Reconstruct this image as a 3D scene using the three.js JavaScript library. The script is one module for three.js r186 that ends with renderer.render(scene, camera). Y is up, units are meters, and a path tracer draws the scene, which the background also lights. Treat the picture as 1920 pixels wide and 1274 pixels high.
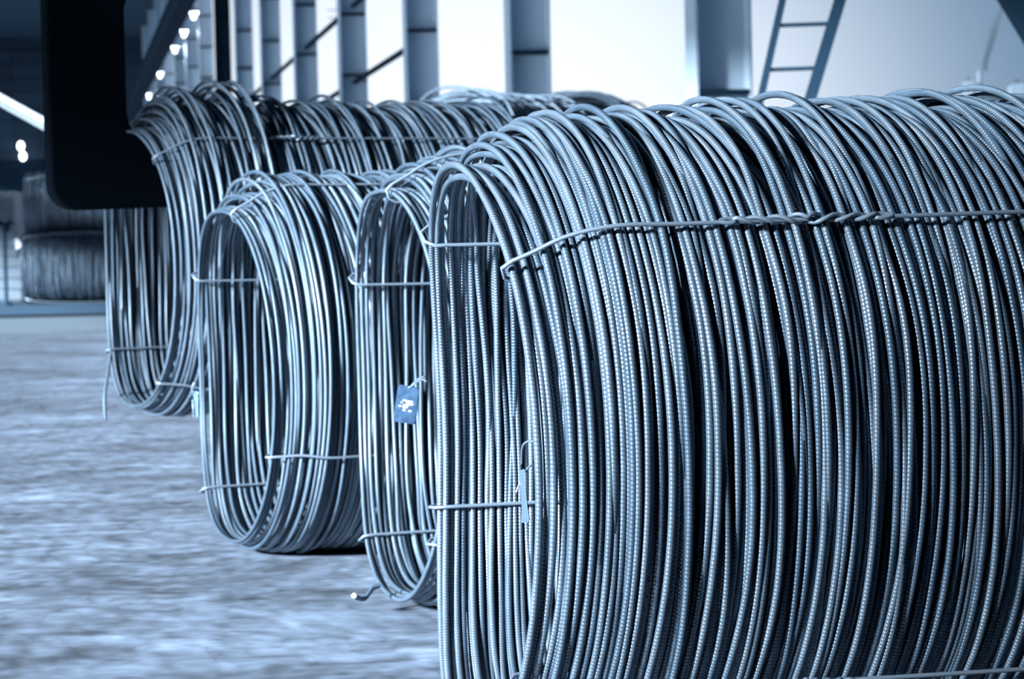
import * as THREE from 'three';
import { RoundedBoxGeometry } from 'three/addons/geometries/RoundedBoxGeometry.js';
import { mergeGeometries } from 'three/addons/utils/BufferGeometryUtils.js';

// ---------------------------------------------------------------- camera, sky, sun, exposure
const scene = new THREE.Scene();
const EYE = 0.96, FOCAL = 4000;                       // eye height in metres, focal length in pixels of the 1920 x 1274 frame
const camera = new THREE.PerspectiveCamera(2 * Math.atan(637 / FOCAL) * 180 / Math.PI, 1920 / 1274, 0.1, 3000);
camera.position.set(0, EYE, 0);
camera.rotation.order = 'YXZ';
camera.rotation.set(-Math.atan(137 / FOCAL), 0, -0.022);
camera.updateMatrixWorld(true);
camera.focus = 3.95;
camera.userData.fStop = 7;

const renderer = new THREE.WebGLRenderer({ antialias: true });
renderer.toneMapping = THREE.LinearToneMapping;
renderer.toneMappingExposure = 1.0;
renderer.shadowMap.enabled = true;

// hazy sky: slate blue overcast with a broad white glow where the sun stands behind the haze, low over the yard
{
  const W = 1024, H = 512, d = new Float32Array(W * H * 4);
  const az0 = -1 * Math.PI / 180, el0 = 0.5 * Math.PI / 180;
  const gl = new THREE.Vector3(Math.sin(az0) * Math.cos(el0), Math.sin(el0), -Math.cos(az0) * Math.cos(el0));
  const v = new THREE.Vector3();
  for (let j = 0; j < H; j++) for (let i = 0; i < W; i++) {
    const el = ((j + 0.5) / H - 0.5) * Math.PI, a = ((i + 0.5) / W - 0.5) * 2 * Math.PI;
    v.set(Math.cos(el) * Math.cos(a), Math.sin(el), Math.cos(el) * Math.sin(a));
    const deg = Math.acos(Math.min(1, Math.max(-1, v.dot(gl)))) * 180 / Math.PI;
    const g = Math.exp(-Math.pow(deg / 11.8, 3.4));
    const lift = 0.6 + 0.4 * Math.exp(-Math.max(0, v.y) * 3);
    const k = (j * W + i) * 4;
    d[k] = 0.13 * lift + 0.95 * g; d[k + 1] = 0.255 * lift + 0.95 * g; d[k + 2] = 0.42 * lift + 0.95 * g; d[k + 3] = 1;
  }
  const t = new THREE.DataTexture(d, W, H, THREE.RGBAFormat, THREE.FloatType);
  t.mapping = THREE.EquirectangularReflectionMapping; t.magFilter = THREE.LinearFilter; t.needsUpdate = true;
  scene.background = t; scene.environment = t;
}
// soft daylight that falls in from the open yard on the left
const sun = new THREE.DirectionalLight(new THREE.Color(0.84, 0.93, 1.0), 38);
sun.position.set(-16, 7.2, 7.5); sun.target.position.set(0, 0.6, -5);
sun.castShadow = true; sun.shadow.radius = 11; sun.shadow.mapSize.set(2048, 2048);
Object.assign(sun.shadow.camera, { left: -30, right: 30, top: 30, bottom: -30, near: 0.5, far: 160 });
scene.add(sun, sun.target);

// ---------------------------------------------------------------- helpers
let seed = 20240611;
const rnd = () => { seed |= 0; seed = seed + 0x6D2B79F5 | 0; let t = Math.imul(seed ^ seed >>> 15, 1 | seed); t = t + Math.imul(t ^ t >>> 7, 61 | t) ^ t; return ((t ^ t >>> 14) >>> 0) / 4294967296; };
const rr = (a, b) => a + (b - a) * rnd();
const sgn = (a) => (rnd() * 2 - 1) * a;
const at = (px, py, depth) => {                        // the point that lies DEPTH metres ahead of the camera behind that pixel
  const v = new THREE.Vector3((px - 960) / FOCAL, (637 - py) / FOCAL, -1).applyQuaternion(camera.quaternion);
  return v.multiplyScalar(depth / -v.z).add(camera.position);
};
const used = {};
const numbered = (n) => { const k = used[n] = (used[n] ?? -1) + 1; return k ? `${n}_${String(k).padStart(3, '0')}` : n; };
const shade = (o) => { o.castShadow = true; o.receiveShadow = true; return o; };
function thing(name, label, category, pos = [0, 0, 0], turn = 0, group) {
  const o = new THREE.Group(); o.name = numbered(name); o.position.set(...pos); o.rotation.y = turn;
  o.userData = { label, category }; if (group) o.userData.group = group;
  scene.add(o); return o;
}
function part(name, geo, mat, parent, label) {
  const g = Array.isArray(geo) ? mergeGeometries(geo.map((x) => x.index ? x.toNonIndexed() : x)) : geo;
  const m = shade(new THREE.Mesh(g, mat)); m.name = name; if (label) m.userData.label = label;
  parent.add(m); return m;
}
function single(name, geo, mat, label, category, group) {
  const m = part(numbered(name), geo, mat, scene); m.userData = { label, category }; if (group) m.userData.group = group; return m;
}
function struct(name, geo, mat, label) {
  const m = part(name, geo, mat, scene); m.userData = { kind: 'structure', label, category: name.split('_')[0] }; return m;
}
const box = (x, y, z, sx, sy, sz) => new THREE.BoxGeometry(sx, sy, sz).translate(x, y, z);
const rbox = (x, y, z, sx, sy, sz, r = 0.01) => new RoundedBoxGeometry(sx, sy, sz, 2, r).translate(x, y, z);
function bar(a, b, w, h = w) {                         // a straight square bar from a to b
  a = new THREE.Vector3(...a); b = new THREE.Vector3(...b);
  const g = new THREE.BoxGeometry(w, a.distanceTo(b), h);
  g.applyQuaternion(new THREE.Quaternion().setFromUnitVectors(new THREE.Vector3(0, 1, 0), b.clone().sub(a).normalize()));
  const m = a.add(b).multiplyScalar(0.5); return g.translate(m.x, m.y, m.z);
}
// a round wire along points; u runs in metres along it, v once around; REF is never along the wire
function wire(pts, rad, nr = 6, closed = false, ref = [1, 0, 0], radAt = null) {
  const n = pts.length, rows = closed ? n + 1 : n, cols = nr + 1;
  const P = new Float32Array(rows * cols * 3), N = new Float32Array(rows * cols * 3), U = new Float32Array(rows * cols * 2);
  const I = new Uint32Array((rows - 1) * nr * 6);
  let s = 0; const u0 = rnd();
  for (let i = 0; i < rows; i++) {
    const c = pts[i % n], a = closed ? pts[(i - 1 + n) % n] : pts[Math.max(0, i - 1)], b = closed ? pts[(i + 1) % n] : pts[Math.min(n - 1, i + 1)];
    if (i) { const q = pts[(i - 1) % n]; s += Math.hypot(c[0] - q[0], c[1] - q[1], c[2] - q[2]); }
    let tx = b[0] - a[0], ty = b[1] - a[1], tz = b[2] - a[2]; const tl = Math.hypot(tx, ty, tz) || 1; tx /= tl; ty /= tl; tz /= tl;
    const d = tx * ref[0] + ty * ref[1] + tz * ref[2];
    let nx = ref[0] - d * tx, ny = ref[1] - d * ty, nz = ref[2] - d * tz; const nl = Math.hypot(nx, ny, nz) || 1; nx /= nl; ny /= nl; nz /= nl;
    const bx = ty * nz - tz * ny, by = tz * nx - tx * nz, bz = tx * ny - ty * nx;
    const R = radAt ? rad * radAt(i / (rows - 1)) : rad;
    for (let j = 0; j < cols; j++) {
      const p = j / nr * 2 * Math.PI, cs = Math.cos(p), sn = Math.sin(p), k = i * cols + j;
      const X = cs * nx + sn * bx, Y = cs * ny + sn * by, Z = cs * nz + sn * bz;
      N[k * 3] = X; N[k * 3 + 1] = Y; N[k * 3 + 2] = Z;
      P[k * 3] = c[0] + R * X; P[k * 3 + 1] = c[1] + R * Y; P[k * 3 + 2] = c[2] + R * Z;
      U[k * 2] = u0 + s; U[k * 2 + 1] = j / nr;
    }
  }
  let q = 0;
  for (let i = 0; i < rows - 1; i++) for (let j = 0; j < nr; j++) {
    const a = i * cols + j, b = a + 1, c = a + cols, e = c + 1;
    I[q++] = a; I[q++] = b; I[q++] = c; I[q++] = b; I[q++] = e; I[q++] = c;
  }
  const g = new THREE.BufferGeometry();
  g.setAttribute('position', new THREE.BufferAttribute(P, 3)); g.setAttribute('normal', new THREE.BufferAttribute(N, 3)); g.setAttribute('uv', new THREE.BufferAttribute(U, 2));
  g.setIndex(new THREE.BufferAttribute(I, 1)); return g;
}
const spline = (pts, n, closed = false) => new THREE.CatmullRomCurve3(pts.map((p) => new THREE.Vector3(...p)), closed, 'centripetal').getSpacedPoints(n).slice(0, closed ? n : n + 1).map((v) => [v.x, v.y, v.z]);

// value noise that tiles
function noiser(n, s0) {
  let s = s0; const r = () => { s = (s * 1664525 + 1013904223) >>> 0; return s / 4294967296; };
  const t = new Float32Array(n * n).map(r);
  return (x, y, px, py) => {                           // px, py: whole periods in cells
    const xi = Math.floor(x), yi = Math.floor(y), fx = x - xi, fy = y - yi, u = fx * fx * (3 - 2 * fx), v = fy * fy * (3 - 2 * fy);
    const m = (a, p) => ((a % p) + p) % p, g = (a, b) => t[(m(b, py) % n) * n + (m(a, px) % n)];
    return (g(xi, yi) * (1 - u) + g(xi + 1, yi) * u) * (1 - v) + (g(xi, yi + 1) * (1 - u) + g(xi + 1, yi + 1) * u) * v;
  };
}
function dataTex(w, h, fn, srgb, repeat = [1, 1]) {
  const d = new Uint8Array(w * h * 4);
  for (let j = 0; j < h; j++) for (let i = 0; i < w; i++) {
    const c = fn(i / w, j / h, i, j), k = (j * w + i) * 4, q = (x) => Math.max(0, Math.min(255, Math.round(x * 255)));
    if (Array.isArray(c)) { d[k] = q(c[0]); d[k + 1] = q(c[1]); d[k + 2] = q(c[2]); } else d[k] = d[k + 1] = d[k + 2] = q(c);
    d[k + 3] = 255;
  }
  const t = new THREE.DataTexture(d, w, h, THREE.RGBAFormat, THREE.UnsignedByteType);
  t.wrapS = t.wrapT = THREE.RepeatWrapping; t.magFilter = THREE.LinearFilter; t.minFilter = THREE.LinearMipmapLinearFilter; t.generateMipmaps = true;
  if (srgb) t.colorSpace = THREE.SRGBColorSpace; t.repeat.set(...repeat); t.needsUpdate = true; return t;
}

// ---------------------------------------------------------------- materials
const lin = (r, g, b) => new THREE.Color().setRGB(r, g, b);
const mat = (c, roughness, metalness = 0, more = {}) => new THREE.MeshPhysicalMaterial({ color: c, roughness, metalness, ...more });
// reinforcing bar: oblique ribs on both flanks, a smooth seam between them
const ribs = dataTex(64, 128, (u, v) => {
  const half = (v * 2) % 1, side = v < 0.5 ? 1 : -1;
  const crest = Math.pow(Math.max(0, Math.sin(half * Math.PI)), 0.7);
  const f = (((u + side * half * 0.55) % 1) + 1) % 1, e = Math.abs(f - 0.5) * 2;
  const rib = Math.max(0, 1 - e / 0.55);
  const seam = Math.exp(-Math.pow((Math.abs(half - 0.5) * 2 - 1) / 0.12, 2));
  return Math.min(1, 0.95 * rib * rib * (3 - 2 * rib) * (half > 0.07 && half < 0.93 ? Math.min(1, crest * 1.2) : 0) + 0.5 * seam);
}, false, [1 / 0.0075, 1]);
const n64 = noiser(64, 7);
const mill = dataTex(256, 64, (u, v) => { const a = n64(u * 24, v * 4, 24, 4) * 0.5 + n64(u * 60, v * 9, 60, 9) * 0.5; return 0.78 + 0.22 * a; }, true, [0.55, 1]);
const wireMat = [[0.098, 0.147, 0.205, 0.40], [0.125, 0.178, 0.24, 0.36], [0.07, 0.113, 0.165, 0.44]].map(([r, g, b, ro]) =>
  mat(lin(r, g, b), ro, 0.5, { bumpMap: ribs, bumpScale: 0.0011, map: mill }));
const wireDark = mat(lin(0.10, 0.15, 0.21), 0.5, 0.3, { map: mill });
const tieMat = mat(lin(0.15, 0.2, 0.26), 0.36, 0.5);
const tagMat = mat(lin(0.07, 0.13, 0.21), 0.35, 0.2);
const cutMat = mat(lin(0.2, 0.22, 0.24), 0.6, 0.1);
const hookMat = mat(lin(0.0004, 0.002, 0.0045), 0.85, 0, { specularIntensity: 0.08 });
const columnMat = mat(lin(0.5, 0.63, 0.75), 0.55);
const darkSteel = mat(lin(0.006, 0.022, 0.042), 0.85, 0, { specularIntensity: 0.3 });
const paleSteel = mat(lin(0.5, 0.58, 0.66), 0.5);

// ---------------------------------------------------------------- the setting
// swept concrete: long drifts of dust and tyre streaks
const nf = noiser(256, 99);
const floorTint = dataTex(1400, 1400, (u, v) => {
  const w = nf(u * 5, v * 5, 5, 5) - 0.5 + 0.5 * (nf(u * 13 + 3, v * 13, 13, 13) - 0.5);
  const y = v + 0.06 * w, x = u + 0.03 * w;
  const n0 = nf(x * 3 + 5, y * 5, 3, 5), n1 = nf(x * 7, y * 10, 7, 10), n2 = nf(x * 16, y * 24, 16, 24), n3 = nf(x * 34, y * 52, 34, 52), n4 = nf(x * 80, y * 110, 80, 110), fine = nf(u * 200, v * 200, 200, 200);
  const streak = nf(x * 5, y * 70, 5, 70);
  let k = 0.405 + 0.13 * (n0 - 0.5) + 0.10 * (n1 - 0.5) + 0.10 * (n2 - 0.5) + 0.09 * (n3 - 0.5) + 0.09 * (n4 - 0.5) + 0.06 * (fine - 0.5) + 0.05 * (streak - 0.5) + 0.11 * (nf(x * 150 + 4, y * 70, 150, 70) - 0.5);
  const scuff = nf(x * 22 + 5, y * 75, 22, 75); if (scuff > 0.7) k -= (scuff - 0.7) * 0.32;
  const vein = 1 - Math.abs(2 * nf(x * 11 + 2, y * 34, 11, 34) - 1), vein2 = 1 - Math.abs(2 * nf(x * 26 + 8, y * 60, 26, 60) - 1);
  k -= 0.07 * Math.pow(vein, 14) * (0.3 + n1) + 0.055 * Math.pow(vein2, 10) * n2;
  const q = 1 - Math.abs(2 * nf((u + v) * 9 + 0.4 * n2, (v - u) * 34 + w, 9, 34) - 1), q2 = 1 - Math.abs(2 * nf(x * 60 + 8, y * 38, 60, 38) - 1);
  k -= 0.10 * Math.pow(q, 16) * n1 + 0.08 * Math.pow(q2, 9) * n2;
  const crust = nf(x * 18, y * 30 + 7, 18, 30); if (crust > 0.78) k += (crust - 0.78) * 0.5;
  return [k * 0.84, k * 0.96, k * 1.12];
}, true);
const floorBump = dataTex(512, 512, (u, v) => 0.5 * nf(u * 40, v * 160, 40, 160) + 0.5 * nf(u * 120, v * 120, 120, 120), false);
{
  const g = new THREE.PlaneGeometry(400, 500, 1, 1).rotateX(-Math.PI / 2).translate(0, 0, -190);
  const uv = g.attributes.uv, p = g.attributes.position, ca = Math.cos(0.16), sa = Math.sin(0.16);
  for (let i = 0; i < uv.count; i++) { const x = p.getX(i), z = p.getZ(i); uv.setXY(i, (x * ca - z * sa) / 5.2, (x * sa + z * ca) / 5.2); }
  const m = mat(0xffffff, 0.55, 0, { map: floorTint, bumpMap: floorBump, bumpScale: 0.002 });
  const slab = g; struct('floor', slab, m, 'swept grey concrete floor streaked with dust');
}
// the hall: its long axis runs from the camera towards the left; HALL turns along-the-hall (s) and across (c) into the world
const HD = new THREE.Vector3((97 - 960) / FOCAL, 0, -1).normalize(), HR = new THREE.Vector3(-HD.z, 0, HD.x);
const hallTurn = Math.atan2(-HD.x, -HD.z);
const onRow = (z) => new THREE.Vector3(6.07 + (97 - 960) / FOCAL * z, 0, -z);      // the column line, Z metres ahead

// columns
const stiff = [1.35, 2.55, 3.75, 4.95, 6.2, 7.4, 8.6, 9.8, 11, 12.2, 13.4];
const wordsOrd = ['first', 'second', 'third', 'fourth', 'fifth', 'sixth', 'seventh', 'eighth', 'ninth', 'tenth', 'eleventh', 'twelfth', 'thirteenth', 'fourteenth', 'fifteenth', 'sixteenth'];
for (let k = 0; k < 16; k++) {
  const z = 20 + 7.95 * k, p = onRow(z + 0.15), dark = k === 7;
  const t = thing('steel_column', dark ? 'dark navy steel column in the row of pale columns' : `pale steel H column, ${wordsOrd[k]} in the row counted from the leaning ladder`, 'column', [p.x + 0.28, 0, p.z], hallTurn, 'columns along the open side of the hall');
  const m = dark ? darkSteel : columnMat;
  part('web', box(0, 8.1, 0, 0.5, 16.2, 0.014), m, t);
  for (const s of [-1, 1]) part('flange', box(s * 0.262, 8.1, 0, 0.024, 16.2, 0.34), m, t);
  for (const y of stiff) part('stiffener', box(0, y, 0.085, 0.5, 0.045, 0.155), darkSteel, t, 'dark cross plate');
  part('base_plate', box(0, 0.02, 0, 0.75, 0.04, 0.55), m, t);
}
// girts between the far columns
for (let k = 2; k < 12; k++) for (const y of [4.8, 6.35]) {
  const a = onRow(20 + 7.95 * k + 0.4), b = onRow(20 + 7.95 * (k + 1));
  single('girt', bar([a.x + 0.28, y, a.z], [b.x + 0.28, y, b.z], 0.09), darkSteel, `${y < 5 ? 'lower' : 'upper'} thin dark rail between the ${wordsOrd[k]} and ${wordsOrd[k + 1]} columns from the ladder`, 'rail', `${y < 5 ? 'lower' : 'upper'} rails between the columns`);
}
// crane runway girder and the row of lamps beside it
const inHall = (L, y, z) => new THREE.Vector3(L + (97 - 960) / FOCAL * z, y, -z);
{
  const a = inHall(4.5, 9.75, 0), b = inHall(4.5, 9.75, 133);
  const t = thing('crane_girder', 'long dark crane runway girder running down the hall under the roof', 'girder');
  part('top_flange', bar(a.toArray(), b.toArray(), 0.62, 0.05), darkSteel, t).position.y = 0.32;
  part('web', bar(a.toArray(), b.toArray(), 0.3, 0.6), darkSteel, t);
  part('bottom_flange', bar(a.toArray(), b.toArray(), 0.62, 0.05), darkSteel, t).position.y = -0.32;
}
const glow = new THREE.MeshStandardMaterial({ color: 0xffffff, emissive: new THREE.Color(0.9, 0.97, 1), emissiveIntensity: 6 });
for (const [px, py, z, which] of [[363, 28, 79.7, 'fifth'], [345, 62, 85.5, 'fourth'], [328, 92, 91.8, 'third'], [300, 140, 104, 'second'], [279, 180, 116, 'first']]) {
  const p = at(px, py, z);
  const t = thing('hall_lamp', `white glowing lamp beside the dark crane girder, ${which} counted from the end wall`, 'lamp', [p.x, p.y - 0.2, p.z], 0, 'lamps along the hall');
  part('lamp_bulb', new THREE.SphereGeometry(0.1, 12, 10).scale(1, 1.8, 1).translate(0, 0.2, 0), glow, t);
  part('lamp_shade', new THREE.LatheGeometry([[0.05, 0.46], [0.1, 0.44], [0.17, 0.3], [0.175, 0.28]].map((q) => new THREE.Vector2(...q)), 16), paleSteel, t);
  part('lamp_cord', new THREE.CylinderGeometry(0.015, 0.015, 16.27 - p.y - 0.26, 6).translate(0, 0.46 + (16.27 - p.y - 0.26) / 2, 0), darkSteel, t);
  const l = new THREE.PointLight(0xeaf4ff, 12, 0, 2); l.position.set(0, 0.2, 0); l.castShadow = true; t.add(l);
}
// roof and end wall
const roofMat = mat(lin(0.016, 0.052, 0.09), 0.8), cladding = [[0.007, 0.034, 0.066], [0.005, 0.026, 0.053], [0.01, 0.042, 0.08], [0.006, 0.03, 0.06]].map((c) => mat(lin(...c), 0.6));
{
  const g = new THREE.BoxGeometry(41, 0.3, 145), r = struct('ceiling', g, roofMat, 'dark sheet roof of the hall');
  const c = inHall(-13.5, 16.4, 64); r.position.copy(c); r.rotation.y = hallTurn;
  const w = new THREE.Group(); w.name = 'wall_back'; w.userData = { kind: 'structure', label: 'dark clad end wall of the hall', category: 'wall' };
  w.position.copy(inHall(0, 0, 136)); w.rotation.y = hallTurn; scene.add(w);
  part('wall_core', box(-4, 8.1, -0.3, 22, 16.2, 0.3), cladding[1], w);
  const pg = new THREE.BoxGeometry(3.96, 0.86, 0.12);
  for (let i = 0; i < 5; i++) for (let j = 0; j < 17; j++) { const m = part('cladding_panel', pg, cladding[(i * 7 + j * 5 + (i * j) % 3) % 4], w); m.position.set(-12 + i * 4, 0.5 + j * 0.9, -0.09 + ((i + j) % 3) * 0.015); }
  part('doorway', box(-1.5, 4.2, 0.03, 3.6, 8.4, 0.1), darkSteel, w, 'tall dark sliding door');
}

// ---------------------------------------------------------------- wire coils
const TAU = 2 * Math.PI, D2R = Math.PI / 180;
/* a coil lies along local +x from its open end at x = 0; angles turn from the top (0) towards the camera side (90) */
const squircle = (a) => Math.pow(Math.pow(Math.abs(Math.cos(a)), 2.4) + Math.pow(Math.abs(Math.sin(a)), 2.4), -1 / 2.4);
function coilLoop(c, o) {
  const n = c.seg, pts = new Array(n);
  for (let i = 0; i < n; i++) {
    const a = i / n * TAU;
    let hold = 1; for (const t of c.ties) { const d = Math.atan2(Math.sin(a - t), Math.cos(a - t)); hold -= 0.55 * Math.exp(-d * d / 0.05); }
    const x = o.x - (c.curl || 0) * Math.cos(2 * a) + hold * (0.75 + 0.7 * Math.max(0, Math.cos(a))) * (o.a1 * Math.sin(a + o.p1) + o.a2 * Math.sin(2 * a + o.p2) + o.a3 * Math.sin(3 * a + o.p3) + o.a5 * Math.sin(5 * a + o.p5));
    let r = o.R + hold * (o.b2 * Math.cos(2 * a + o.q2) + o.b3 * Math.cos(3 * a + o.q3) + o.b7 * Math.cos(6 * a + o.q7));
    const q = squircle(a), up = Math.cos(a - o.la); if (o.lift && up > 0) r += o.lift * Math.pow(up, 5);
    let y = c.cy - (o.drop || 0) + r * Math.cos(a) * q, z = r * Math.sin(a) * q;
    if (c.floor !== undefined && y < c.floor + o.low) y = c.floor + o.low + (y - c.floor - o.low) * 0.06;
    if (c.floor !== undefined && y < c.floor + c.rad) y = c.floor + c.rad;
    pts[i] = [x, y * (1 + (c.rise || 0) * Math.max(0, x)), z];
  }
  return pts;
}
function makeCoil(c) {
  const t = thing('wire_coil', c.label, 'wire coil', c.pos, c.yaw, c.group);
  c.ties = c.tieAngles.map((d) => d * D2R);
  const loops = [];
  const nl = c.layers;
  for (let l = 0; l < nl; l++) {
    const f = [0, 0.45, 0.66, 0.85, 1][l], R0 = c.Ri + (c.Ro - c.Ri) * f, start = c.taper * Math.pow(f, 1.3), outer = l >= nl - 3, inner = l === 0;
    const len = c.len - 2 * start, step = c.step * (outer || inner ? 1 : 1.25);
    for (let x = start; x < start + len; x += step * rr(0.8, 1.2)) {
      if (c.showTo && x > c.showTo && l !== nl - 1 && l !== 0) continue;
      if (!outer && !inner && !c.full && x > 0.3 && x < c.len - 0.25) continue;      // the buried middle of the pack
      const free = Math.min(1, 0.2 + Math.min(x - start, start + len - x) * 5);
      loops.push({
        l, x: x + 0.006, R: R0 + sgn(outer ? 0.010 : 0.006), a1: sgn(0.020) * free, p1: rnd() * TAU, a2: sgn(0.011) * free, p2: rnd() * TAU, a3: sgn(0.007) * free, p3: rnd() * TAU, a5: sgn(0.003) * free, p5: rnd() * TAU,
        b2: sgn(0.006), q2: rnd() * TAU, b3: sgn(0.005), q3: rnd() * TAU, b7: sgn(0.002), q7: rnd() * TAU,
        low: (nl - 1 - l) * c.rad * 0.8, drop: (1 - f) * 0.03, lift: outer ? Math.pow(rnd(), 2.6) * c.lift * (c.liftAt ? c.liftAt(x) : 1) : rnd() * 0.01, la: rr(-0.35, 0.3), rank: (l === nl - 1 ? 0 : inner ? 1 : l === nl - 2 ? 2 : 3) + (c.showTo && x > c.showTo ? 4 : 0),
      });
    }
  }
  loops.sort((a, b) => a.rank - b.rank || a.x - b.x);
  const rest = [];
  loops.forEach((o, i) => {
    const g = wire(coilLoop(c, o), c.rad * rr(0.97, 1.03), c.nr, true);
    if (i < c.keep && o.rank < 4) part('wire_loop', g, wireMat[Math.floor(rnd() * 3)], t); else rest.push(g);
  });
  if (rest.length) { const m = part('inner_wire_loops', mergeGeometries(rest), wireMat[0], t); m.userData.kind = 'stuff'; }
  // binding wires: out along the pack, round the ends and back through the bore
  c.tieAngles.forEach((deg, k) => {
    const a = deg * D2R, ca = Math.cos(a), sa = Math.sin(a), e = c.tieRad + c.rad, q = c.taper, L = c.len;
    const sq = squircle(a), dr = (r) => 0.03 * Math.min(1, Math.max(0, (c.Ro - r) / (c.Ro - c.Ri))), P = (x, r) => [x - c.curl * Math.cos(2 * a), (c.cy - dr(r) + r * ca * sq) * (1 + (c.rise || 0) * Math.max(0, x)), r * sa * sq];
    const lowest = c.floor !== undefined && ca < -0.86;
    const ro = c.Ro + 0.012 + e * (lowest ? 0.2 : 1), ri = c.Ri - e - 0.004;
    const prof = [[-0.016, c.Ri + 0.012], [q * 0.25, c.Ri + (c.Ro - c.Ri) * 0.42 + e], [q * 0.62, c.Ri + (c.Ro - c.Ri) * 0.8 + e], [q * 1.15, ro], [q * 2, ro], [L * 0.5, ro + 0.002], [L - q * 2, ro], [L - q, ro - 0.008], [L - q * 0.4, c.Ri + (c.Ro - c.Ri) * 0.65], [L + 0.016, c.Ri + 0.015], [L - 0.02, ri], [L * 0.75, ri - 0.003], [L * 0.5, ri], [L * 0.25, ri - 0.003], [0.03, ri], [0.0, ri + 0.002]];
    const b = part('binding_wire', wire(spline(prof.map(([x, r]) => P(x, r)), 150, true), c.tieRad, 6, true, [0, -sa, ca]), tieMat, t, 'smooth binding wire');
    const kn = c.knots && c.knots[k];
    if (kn) {
      const [x0, x1] = kn, pts = [[], []], tail = [];
      for (let i = 0; i <= 90; i++) {
        const f = i / 90, x = x0 + (x1 - x0) * f, tw = f < 0.1 || f > 0.9 ? 0 : 1, open = Math.exp(-Math.pow((f - 0.5) / 0.11, 2));
        const ph = (f < 0.5 ? f : 1 - f) * 26 + (f > 0.5 ? Math.PI : 0) * 0, w = c.tieRad * (1.05 + open * 0.7);
        [0, 1].forEach((s) => { const ang = ph + s * Math.PI, rad = ro + c.tieRad * 0.9 + w * Math.cos(ang) * tw, da = w * Math.sin(ang) * (tw || 1) / ro; pts[s].push([x - c.curl * Math.cos(2 * a), (c.cy + rad * sq * Math.cos(a + da)) * (1 + (c.rise || 0) * x), rad * sq * Math.sin(a + da)]); });
      }
      [0, 1].forEach((s) => part('twisted_knot', wire(pts[s], c.tieRad, 6, false, [0, -sa, ca]), tieMat, b));
    }
  });
  return t;
}
const place = (px, z) => { const p = at(px, 637, z); return [p.x, 0, p.z]; };
const C = { rad: 0.0072, tieRad: 0.0044, layers: 5, step: 0.0140, curl: 0.022, seg: 120, nr: 6, keep: 300, lift: 0.05, taper: 0.15, len: 1.75, Ri: 0.568, Ro: 0.628, cy: 0.637, floor: 0 };
const yaws = [10.8, 15.5, 20, 24].map((d) => d * D2R);
const coil1 = { ...C, label: 'bright ribbed steel wire coil whose long twisted binding wire crosses its front', pos: place(868, 4.2), Ro: 0.612, Ri: 0.556, cy: 0.62, step: 0.0131, full: true, curl: 0.03, lift: 0.045, liftAt: (x) => x > 0.5 ? 1.3 : 1, yaw: yaws[0], tieAngles: [53, -43, -107, 128], knots: [[0.36, 0.68], null, null, [0.42, 0.6]], rise: 0.014, showTo: 1.6 };
makeCoil(coil1);
const coil2 = { ...C, label: 'wire coil wedged between two coils, with a dark printed tag hanging in its bore', pos: place(728, 6.05), yaw: yaws[1], tieAngles: [18, -58, -140, 128], seg: 90, nr: 5, step: 0.0145, showTo: 0.7 };
makeCoil(coil2);
const coil3 = { ...C, label: 'wire coil on the floor beside the hanging coil, bright at its upper flank', pos: place(424, 7.3), yaw: yaws[2], tieAngles: [26, -56, -136, 114], knots: [[0.5, 0.7]], seg: 90, nr: 5, step: 0.0145, showTo: 0.9 };
makeCoil(coil3);
const hang = 0.375;
const coil4 = { ...C, label: 'long dark wire coil lifted off the floor by the black crane hook', pos: [...place(252, 8.8)].map((v, i) => i === 1 ? hang : v), yaw: yaws[3], tieAngles: [46, -40, -126, 138], knots: [[0.45, 0.65]], seg: 90, nr: 5, step: 0.0145, floor: undefined, lift: 0.06, liftAt: (x) => x > 0.12 && x < 0.45 ? 2.2 : 1 };
makeCoil(coil4);

// ---------------------------------------------------------------- crane hook that carries the far coil
{
  const t = thing('crane_hook', 'black C shaped crane hook reaching into the hanging coil', 'crane hook', coil4.pos.map((v, i) => i === 1 ? 0 : v), yaws[3]);
  const s = new THREE.Shape(), yb = 1.24, x0 = -0.325, x1 = -0.03, top = 3.4, r = 0.11;
  s.moveTo(x0 + r, yb); s.lineTo(1.62, yb + 0.05); s.lineTo(1.66, yb + 0.14); s.lineTo(1.62, yb + 0.255); s.lineTo(x1 + 0.1, yb + 0.265); s.quadraticCurveTo(x1, yb + 0.28, x1, yb + 0.4);
  s.lineTo(x1, 2.05); s.lineTo(x1 + 0.08, 2.3); s.lineTo(x1 + 0.08, top - 0.35); s.lineTo(1.1, top - 0.3); s.lineTo(1.1, top); s.lineTo(x0 + 0.25, top); s.quadraticCurveTo(x0, top, x0, top - 0.3); s.lineTo(x0, yb + r); s.quadraticCurveTo(x0, yb, x0 + r, yb);
  part('hook_plate', new THREE.ExtrudeGeometry(s, { depth: 0.1, bevelEnabled: true, bevelSize: 0.012, bevelThickness: 0.012, bevelSegments: 2, curveSegments: 8 }).translate(0, 0, -0.05), hookMat, t);
  part('lifting_eye', new THREE.TorusGeometry(0.12, 0.035, 8, 24).translate(0.85, top + 0.1, 0), hookMat, t);
  part('hoist_rope', new THREE.CylinderGeometry(0.02, 0.02, 12.6, 8).translate(0.85, top + 0.1 + 6.3, 0), hookMat, t);
}

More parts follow.
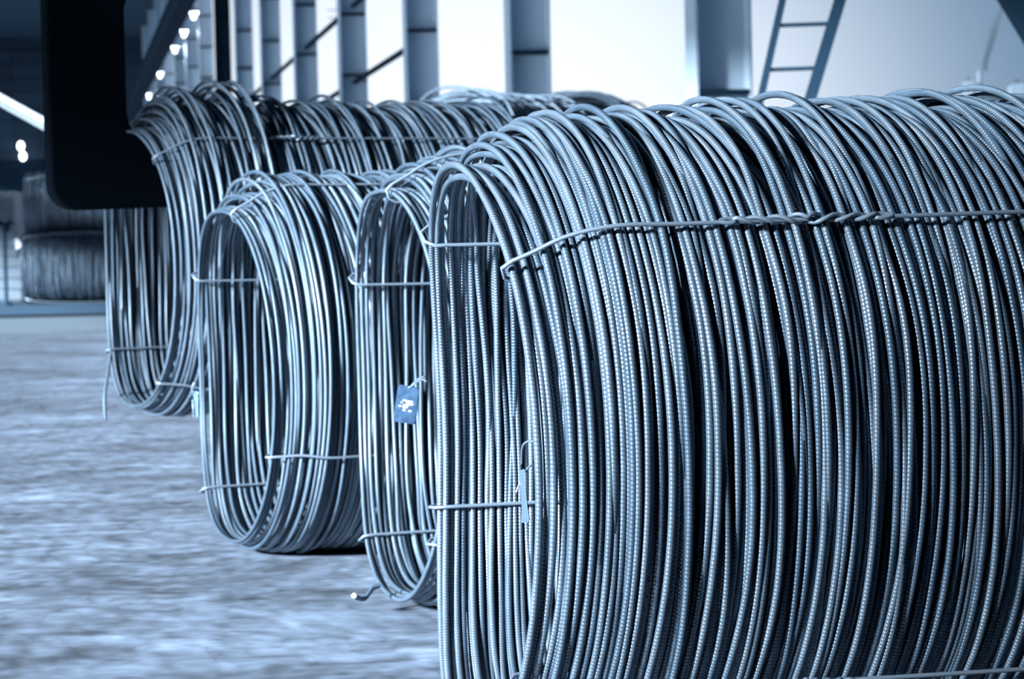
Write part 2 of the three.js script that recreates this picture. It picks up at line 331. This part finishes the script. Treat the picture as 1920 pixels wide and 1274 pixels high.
// ---------------------------------------------------------------- front wall of the hall behind the camera: daylight enters left of it
{
  const w = struct('wall_front', new THREE.BoxGeometry(16, 16, 0.4), roofMat, 'dark wall beside the wide doorway behind the camera');
  w.position.set(1.08, 8, 2.2);
  // upper cladding on the far long side; open below, so that low light still reaches the floor
  const l = new THREE.Group(); l.name = 'wall_left'; l.userData = { kind: 'structure', label: 'dark upper cladding along the open long side', category: 'wall' }; scene.add(l);
  l.position.copy(inHall(-12, 0, 4)); l.rotation.y = hallTurn;
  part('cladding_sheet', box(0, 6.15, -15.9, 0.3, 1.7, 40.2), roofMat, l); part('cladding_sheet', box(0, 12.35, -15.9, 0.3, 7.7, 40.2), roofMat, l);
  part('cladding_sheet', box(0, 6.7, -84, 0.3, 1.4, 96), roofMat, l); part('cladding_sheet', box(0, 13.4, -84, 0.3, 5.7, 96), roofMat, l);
}
// ---------------------------------------------------------------- coils further off: their single wires are too fine to tell apart
const farSteel = mat(lin(0.098, 0.147, 0.205), 0.45, 0.4, { map: mill }), farMat = [farSteel, farSteel, farSteel];
function farCoil(label, pos, yaw, len, R, m, under, group) {
  const t = thing('distant_wire_coil', label, 'wire coil', pos, yaw, group), gs = [];
  const c = { seg: 44, ties: [0.9, 2.4, 3.9, 5.4], cy: R + 0.005, rad: 0.011, floor: 0 };
  for (const [f, st] of [[0.985, 0.03], [0.95, 0.035], [0.8, 0.06]]) for (let x = (1 - f) * 0.3; x < len - (1 - f) * 0.3; x += st * rr(0.7, 1.3)) {
    const o = { x, R: R * f + sgn(0.012), low: 0, lift: under ? 0 : Math.pow(rnd(), 3) * 0.09, la: sgn(0.5) };
    for (const [k, v] of Object.entries({ a1: 0.05, a2: 0.03, a3: 0.012, a5: 0.004, b2: 0.008, b3: 0.006, b7: 0.003 })) o[k] = sgn(v);
    for (const k of ['p1', 'p2', 'p3', 'p5', 'q2', 'q3', 'q7']) o[k] = rnd() * TAU;
    gs.push(wire(coilLoop(c, o), 0.0115, 4, true));
  }
  const p = part('wound_wire', mergeGeometries(gs), m, t); p.userData.kind = 'stuff';
  for (const a of [0.7, 2.5, 3.9, 5.5]) { const q = squircle(a), P = (x, r) => [x, R + r * Math.cos(a) * q, r * Math.sin(a) * q]; part('binding_wire', wire(spline([P(-0.02, R * 0.85), P(0.04, R + 0.02), P(len - 0.04, R + 0.02), P(len + 0.02, R * 0.85), P(len - 0.05, R * 0.76), P(0.05, R * 0.76)], 40, true), 0.01, 4, true, [0, -Math.sin(a), Math.cos(a)]), tieMat, t); }
  return t;
}
// loading platform at the far left with its stack
const platTop = 0.47;
{
  const t = thing('loading_platform', 'low concrete loading platform with a dark steel edge at the far left', 'platform');
  const a = at(-220, 600, 37.4), b = at(420, 600, 37.4);
  part('concrete_body', box((a.x + b.x) / 2, 0.15, -41.5, b.x - a.x, 0.3, 8.2), mat(lin(0.03, 0.045, 0.06), 0.9), t);
  part('steel_edge', box((a.x + b.x) / 2, 0.385, -41.48, b.x - a.x + 0.05, 0.17, 8.35), mat(lin(0.014, 0.03, 0.05), 0.9, 0, { specularIntensity: 0.3 }), t);
  const gx = at(52, 570, 38.3).x;
  farCoil('lower dark wire coil on the far platform below another coil', [gx, platTop + 0.012, -38.4], 0.02, 2.2, 0.64, farMat[0], true);
  farCoil('wire coil on the far platform hidden behind the lower one', [gx + 0.1, platTop + 0.012, -39.72], 0.02, 2.1, 0.64, farMat[0], true);
  farCoil('upper wire coil resting on two coils of the far platform', [gx - 0.05, platTop + 1.15, -39.05], -0.02, 2.2, 0.6, farMat[2]);
  const cr = [[-14, 44, 1.3, 0.9, 0.5], [-14, 44, 1.15, 0.75, 0.95], [-10, 44, 1.0, 0.6, 1.3]];
  let y = platTop; const crateSlat = mat(lin(0.05, 0.075, 0.1), 0.7);
  cr.forEach(([px, z, w, h], i) => {
    const q = at(px, 400, z), g = thing('crate', ['wide slatted pale crate at the bottom of the far stack', 'slatted pale crate in the middle of the far stack', 'small slatted pale crate on top of the far stack'][i], 'crate', [q.x, y, q.z]);
    part('crate_body', box(0, h / 2, 0, w * 0.95, h, 0.8), farMat[0], g);
    for (let k = 0; k < 4; k++) part('slat', box(0, h * (k + 0.5) / 4, 0.42, w, h * 0.17, 0.04), crateSlat, g);
    y += h;
  });
  const pp = at(12, 560, 37.9), po = thing('guard_post', 'thin dark post with a bent head standing on the far platform', 'post', [pp.x, platTop, pp.z]);
  part('pole', new THREE.CylinderGeometry(0.035, 0.035, 1.35, 10).translate(0, 0.675, 0), darkSteel, po);
  part('base', new THREE.CylinderGeometry(0.1, 0.11, 0.05, 12).translate(0, 0.025, 0), darkSteel, po);
  part('head', [new THREE.SphereGeometry(0.085, 10, 8).translate(0.02, 1.38, 0), new THREE.SphereGeometry(0.06, 10, 8).translate(-0.07, 1.45, 0), new THREE.SphereGeometry(0.05, 10, 8).translate(0.1, 1.47, 0)], darkSteel, po);
  const wp = at(39, 457, 37.6), wk = single('paper_label', rbox(0, 0, 0, 0.14, 0.17, 0.012, 0.005).rotateZ(0.6), mat(lin(0.85, 0.88, 0.92), 0.6), 'crumpled white paper label stuck to the end of the far lower coil', 'label');
  wk.position.copy(wp); wk.position.x = gx - 0.1; wk.position.z = -38.0;
}
// bright sloping beam and the pair of lights on the end wall
{
  const a = at(-60, 148, 50), b = at(700, 566, 50), t = thing('sloping_beam', 'white inclined conveyor beam descending behind the black hook', 'conveyor');
  const off = (v, d) => [v.x, v.y + d, v.z];
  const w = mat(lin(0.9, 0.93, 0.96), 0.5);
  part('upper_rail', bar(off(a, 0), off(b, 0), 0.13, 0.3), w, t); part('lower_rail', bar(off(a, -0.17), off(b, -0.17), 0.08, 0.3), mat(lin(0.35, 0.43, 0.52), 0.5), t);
  part('support_leg', bar([a.x + 0.1, 0, a.z], [a.x + 0.1, a.y - 0.1, a.z], 0.12), darkSteel, t); part('foot', box(b.x + 0.1, 0.12, b.z, 0.5, 0.24, 0.5), darkSteel, t);
  for (const [px, py, word] of [[39, 274, 'upper'], [43, 293, 'lower']]) {
    const p = at(px, py, 134.6), l = thing('wall_lamp', `${word} of two white lights on the dark end wall`, 'lamp', p.toArray(), hallTurn);
    part('lamp_glass', new THREE.SphereGeometry(0.2, 12, 8).scale(1, 1.4, 0.6), glow, l); part('bracket', box(0, 0, -0.35, 0.1, 0.1, 0.6), darkSteel, l);
    const pl = new THREE.PointLight(0xeaf4ff, 40, 0, 2); pl.castShadow = true; l.add(pl);
  }
}
// stacks behind the hanging coil
{
  const a = at(782, 500, 16.5);
  farCoil('pale wire coil lying on top of another behind the hanging coil', [a.x + 0.3, 1.17, a.z - 0.1], 62 * D2R, 2.3, 0.56, farMat[1]);
  farCoil('wire coil under the pale one behind the hanging coil', [a.x + 0.3, 0, a.z - 0.1], 62 * D2R, 2.3, 0.57, farMat[0], true);
  const b = at(1085, 500, 20);
  farCoil('dark wire coil seen end on, on top of its stack near the columns', [b.x, 1.29, b.z], 80 * D2R, 2.2, 0.63, farMat[2]);
  farCoil('wire coil seen end on, under the dark one near the columns', [b.x, 0, b.z], 80 * D2R, 2.2, 0.63, farMat[2], true);
}
// ladder and gantry frame by the nearest column
{
  const z = 14.4, P = (px, py) => at(px, py, z), t = thing('steel_ladder', 'dark steel ladder leaning beside the nearest pale column', 'ladder');
  const R1 = P(1590, -50), L1 = P(1478, -50), slopeR = (y) => [R1.x + (R1.x - P(1500, 250).x) / (R1.y - P(1500, 250).y) * (y - R1.y), y, -z], slopeL = (y) => [L1.x + (L1.x - P(1412, 250).x) / (L1.y - P(1412, 250).y) * (y - L1.y), y, -z];
  part('stile', bar(slopeR(0), slopeR(4.3), 0.075, 0.05), darkSteel, t); part('stile', bar(slopeL(0), slopeL(4.3), 0.045, 0.05), darkSteel, t);
  const y0 = P(1500, 47).y, dy = y0 - P(1490, 130).y;
  for (let k = -2; k < 9; k++) { const y = y0 - k * dy; if (y > 0.1) part('rung', bar(slopeL(y), slopeR(y + 0.005), 0.026), darkSteel, t); }
  const g = thing('gantry_frame', 'dark steel gantry frame with a slanting brace beyond the near coil', 'gantry');
  g.position.z = -0.3; part('beam', box(3.7, 4.45, -z, 3.4, 0.3, 0.3), darkSteel, g); part('post', box(5.25, 2.15, -z, 0.3, 4.3, 0.3), darkSteel, g); part('post', box(5.25, 2.15, -z - 3, 0.3, 4.3, 0.3), darkSteel, g);
  part('brace', bar([2.76, 4.3, -z], [5.12, 0.3, -z], 0.5, 0.2), darkSteel, g); part('beam', box(5.25, 4.45, -z - 1.5, 0.3, 0.3, 3.3), darkSteel, g);
}
// factory far off with vents on its roof and a smoking flue
{
  const z = 150, pale = mat(lin(0.045, 0.065, 0.085), 0.9), cap = mat(lin(0.01, 0.02, 0.03), 0.9), t = thing('factory_building', 'pale far factory with capped vents on its roof', 'building');
  const y0 = at(1860, 185, z).y, pt = (px, py) => at(px, py, z);
  part('wall', box(pt(2020, 0).x, y0 / 2, -z - 6, 18, y0, 12), pale, t);
  const vent = (x0, x1, yt, hc) => { const a = pt(x0, yt), b = pt(x1, yt); part('vent', box((a.x + b.x) / 2, (a.y + y0) / 2 - 0.2, -z - 2, (b.x - a.x) * 0.86, a.y - y0 + 0.3, 1.2), pale, t); const c = new THREE.ConeGeometry((b.x - a.x) * 0.72, hc, 4).rotateY(Math.PI / 4).translate((a.x + b.x) / 2, a.y + hc / 2 - 0.1, -z - 2); part('vent_cap', c, cap, t); };
  vent(1818, 1834, 146, 0.35); vent(1834, 1876, 161, 0.3); vent(1903, 1932, 152, 0.4);
  part('flue', new THREE.CylinderGeometry(0.14, 0.16, pt(1846, 132).y - y0 + 0.2, 10).translate(pt(1846, 0).x, (pt(1846, 132).y + y0) / 2, -z - 2), pale, t);
  const sm = new THREE.MeshStandardMaterial({ color: lin(0.008, 0.016, 0.026), roughness: 1, transparent: true, opacity: 0.3 });
  const path = [[1846, 134], [1847, 116], [1853, 95], [1860, 70], [1866, 48], [1876, 20], [1890, -20]].map(([x, y]) => at(x, y, z + 2).toArray());
  const s1 = single('smoke_plume', [wire(spline(path, 40), 0.26, 10, false, [0, 0, 1], (f) => 0.3 + 0.7 * Math.sin(Math.min(1, f * 1.2) * Math.PI)), wire(spline(path.slice(0, 5), 30), 0.22, 10, false, [0, 0, 1], (f) => 1 - f * 0.7)], sm, 'thin grey smoke plume rising from the far flue', 'smoke');
  s1.userData.kind = 'stuff';
}
{
  const z = 160, p = at(637, 200, z), top = at(637, -10, z).y, t = thing('utility_mast', 'thin far mast with two crossarms seen between pale columns', 'mast', [p.x, 0, p.z]);
  part('pole', new THREE.CylinderGeometry(0.05, 0.1, top, 8).translate(0, top / 2, 0), darkSteel, t);
  for (const py of [19, 33]) part('crossarm', box(0, at(637, py, z).y, 0, 1.5, 0.07, 0.07), darkSteel, t);
}
// ---------------------------------------------------------------- loose ends and tags
const coils = scene.children.filter((o) => /^wire_coil/.test(o.name)); coils.forEach((o) => o.updateMatrixWorld(true));
function looseEnd(coil, pts, ref, cut) {
  const L = pts.map(([x, y, z]) => coil.worldToLocal(at(x, y, z)).toArray()), path = spline(L, 28);
  const e = part('wire_end', wire(path, C.rad, 8, false, ref), wireMat[2], coil);
  if (cut) { const a = new THREE.Vector3(...path.at(-1)), b = new THREE.Vector3(...path.at(-2)), d = a.clone().sub(b).normalize(); const g = new THREE.CylinderGeometry(C.rad * 1.04, C.rad * 1.04, 0.006, 10); g.applyQuaternion(new THREE.Quaternion().setFromUnitVectors(new THREE.Vector3(0, 1, 0), d)); g.translate(a.x, a.y, a.z); part('cut_face', g, cutMat, e, 'bright sheared end'); }
}
looseEnd(coils[1], [[712, 1098, 5.98], [700, 1103, 5.97], [692, 1113, 5.95], [683, 1123, 5.93], [672, 1122, 5.9], [664, 1118, 5.86]], [0, 0, 1], true);
looseEnd(coils[3], [[209, 655, 9.06], [203, 695, 9.0], [197, 735, 8.95], [196, 760, 8.93], [198, 786, 8.92]], [0, 0, 1], false);
const tagPrint = (() => {                               // blurred white print, upside down and unreadable in the photograph
  const c = document.createElement('canvas'); c.width = 256; c.height = 384; const g = c.getContext('2d');
  g.fillStyle = '#2b4a68'; g.fillRect(0, 0, 256, 384);
  for (let i = 0; i < 260; i++) { g.fillStyle = `rgba(${i % 2 ? '20,44,72' : '80,110,140'},0.10)`; const x = rnd() * 256, y = rnd() * 384; g.beginPath(); g.ellipse(x, y, 8 + rnd() * 26, 14 + rnd() * 50, rnd() * 3, 0, 7); g.fill(); }
  g.fillStyle = '#ffffff'; const mk = (x, y, w, h) => { for (let q = 0; q < w; q += 9) g.fillRect(x + q, y + sgn(2), 5 + rnd() * 4, h + sgn(3)); };
  mk(76, 150, 118, 14); mk(60, 172, 14, 14); mk(128, 174, 78, 18); mk(92, 194, 58, 13); mk(40, 208, 26, 16); mk(84, 214, 60, 13); mk(98, 238, 24, 22); mk(162, 246, 28, 14);
  const t = new THREE.CanvasTexture(c); t.colorSpace = THREE.SRGBColorSpace; return t;
})();
function tagPlate(name, label, corners, z, depthSkew, m, wirePts) {   // corners: the tag's outline in the photograph, clockwise from the upper left
  const q = corners.map(([x, y], i) => at(x, y, z + (i === 1 || i === 2 ? depthSkew : 0)));
  const c = q.reduce((a, b) => a.add(b), new THREE.Vector3()).multiplyScalar(0.25), t = thing(name, label, 'tag', c.toArray());
  const n = 8, pos = [], uv = [], idx = [], th = 0.0012;
  const nrm = q[1].clone().sub(q[0]).cross(q[3].clone().sub(q[0])).normalize();
  for (const s of [1, -1]) for (let j = 0; j <= n; j++) for (let i = 0; i <= n; i++) {
    const u = i / n, v = j / n, p = q[0].clone().lerp(q[1], u).lerp(q[3].clone().lerp(q[2], u), v).sub(c).addScaledVector(nrm, -s * th + 0.004 * Math.sin(u * 4 + v * 3) * v);
    const ro = (Math.abs(u - 0.5) > 0.49 && Math.abs(v - 0.5) > 0.49) ? 0.93 : 1; pos.push(p.x * ro, p.y * ro, p.z * ro); uv.push(u, 1 - v);
  }
  const W = n + 1, o = W * W;
  for (let j = 0; j < n; j++) for (let i = 0; i < n; i++) { const a = j * W + i, b = a + 1, d = a + W, e = d + 1; idx.push(a, d, b, b, d, e, o + a, o + b, o + d, o + b, o + e, o + d); }
  for (let i = 0; i < n; i++) for (const [a, b] of [[i, i + 1], [n * W + i + 1, n * W + i], [(i + 1) * W, i * W], [i * W + n, (i + 1) * W + n]]) idx.push(a, b, o + a, b, o + b, o + a);
  const g = new THREE.BufferGeometry(); g.setAttribute('position', new THREE.Float32BufferAttribute(pos, 3)); g.setAttribute('uv', new THREE.Float32BufferAttribute(uv, 2)); g.setIndex(idx); g.computeVertexNormals();
  part('plate', g, m, t);
  for (const w of wirePts) part('tag_wire', wire(spline(w.map(([x, y, zz]) => at(x, y, zz).sub(c).toArray()), 20), 0.0022, 6, false, [0, 0, 1]), tieMat, t);
}
tagPlate('wire_tag', 'dark blue tag with white print hanging in the bore of the wedged coil', [[747, 721], [786, 727], [780, 797], [736, 790]], 5.66, -0.02, mat(lin(0.42, 0.42, 0.42), 0.8, 0, { map: tagPrint, specularIntensity: 0.2 }), [[[762, 730, 5.655], [775, 722, 5.64], [790, 712, 5.6], [800, 716, 5.56]], [[768, 728, 5.655], [780, 714, 5.63], [796, 706, 5.58]]]);
tagPlate('wire_tag', 'narrow pale tag seen edge on over the lower binding wire of the bright coil', [[974, 882], [985, 880], [991, 980], [978, 981]], 3.86, -0.09, mat(lin(0.045, 0.075, 0.115), 0.5), [[[983, 888, 3.8], [992, 876, 3.76], [1000, 868, 3.7]], [[978, 870, 3.86], [980, 838, 3.82], [990, 828, 3.78], [1002, 828, 3.74]], [[976, 905, 3.86], [970, 918, 3.86], [968, 924, 3.86]]]);
tagPlate('wire_tag', 'narrow dark tag on wires between the hanging coil and the coil beside it', [[362, 733], [372, 735], [372, 783], [366, 783]], 7.15, -0.02, tagMat, [[[362, 738, 7.14], [360, 728, 7.14], [366, 716, 7.14], [374, 722, 7.16]], [[363, 736, 7.13], [358, 744, 7.1], [354, 748, 7.08]], [[361, 750, 7.14], [362, 765, 7.13], [363, 782, 7.13]]]);
renderer.render(scene, camera);
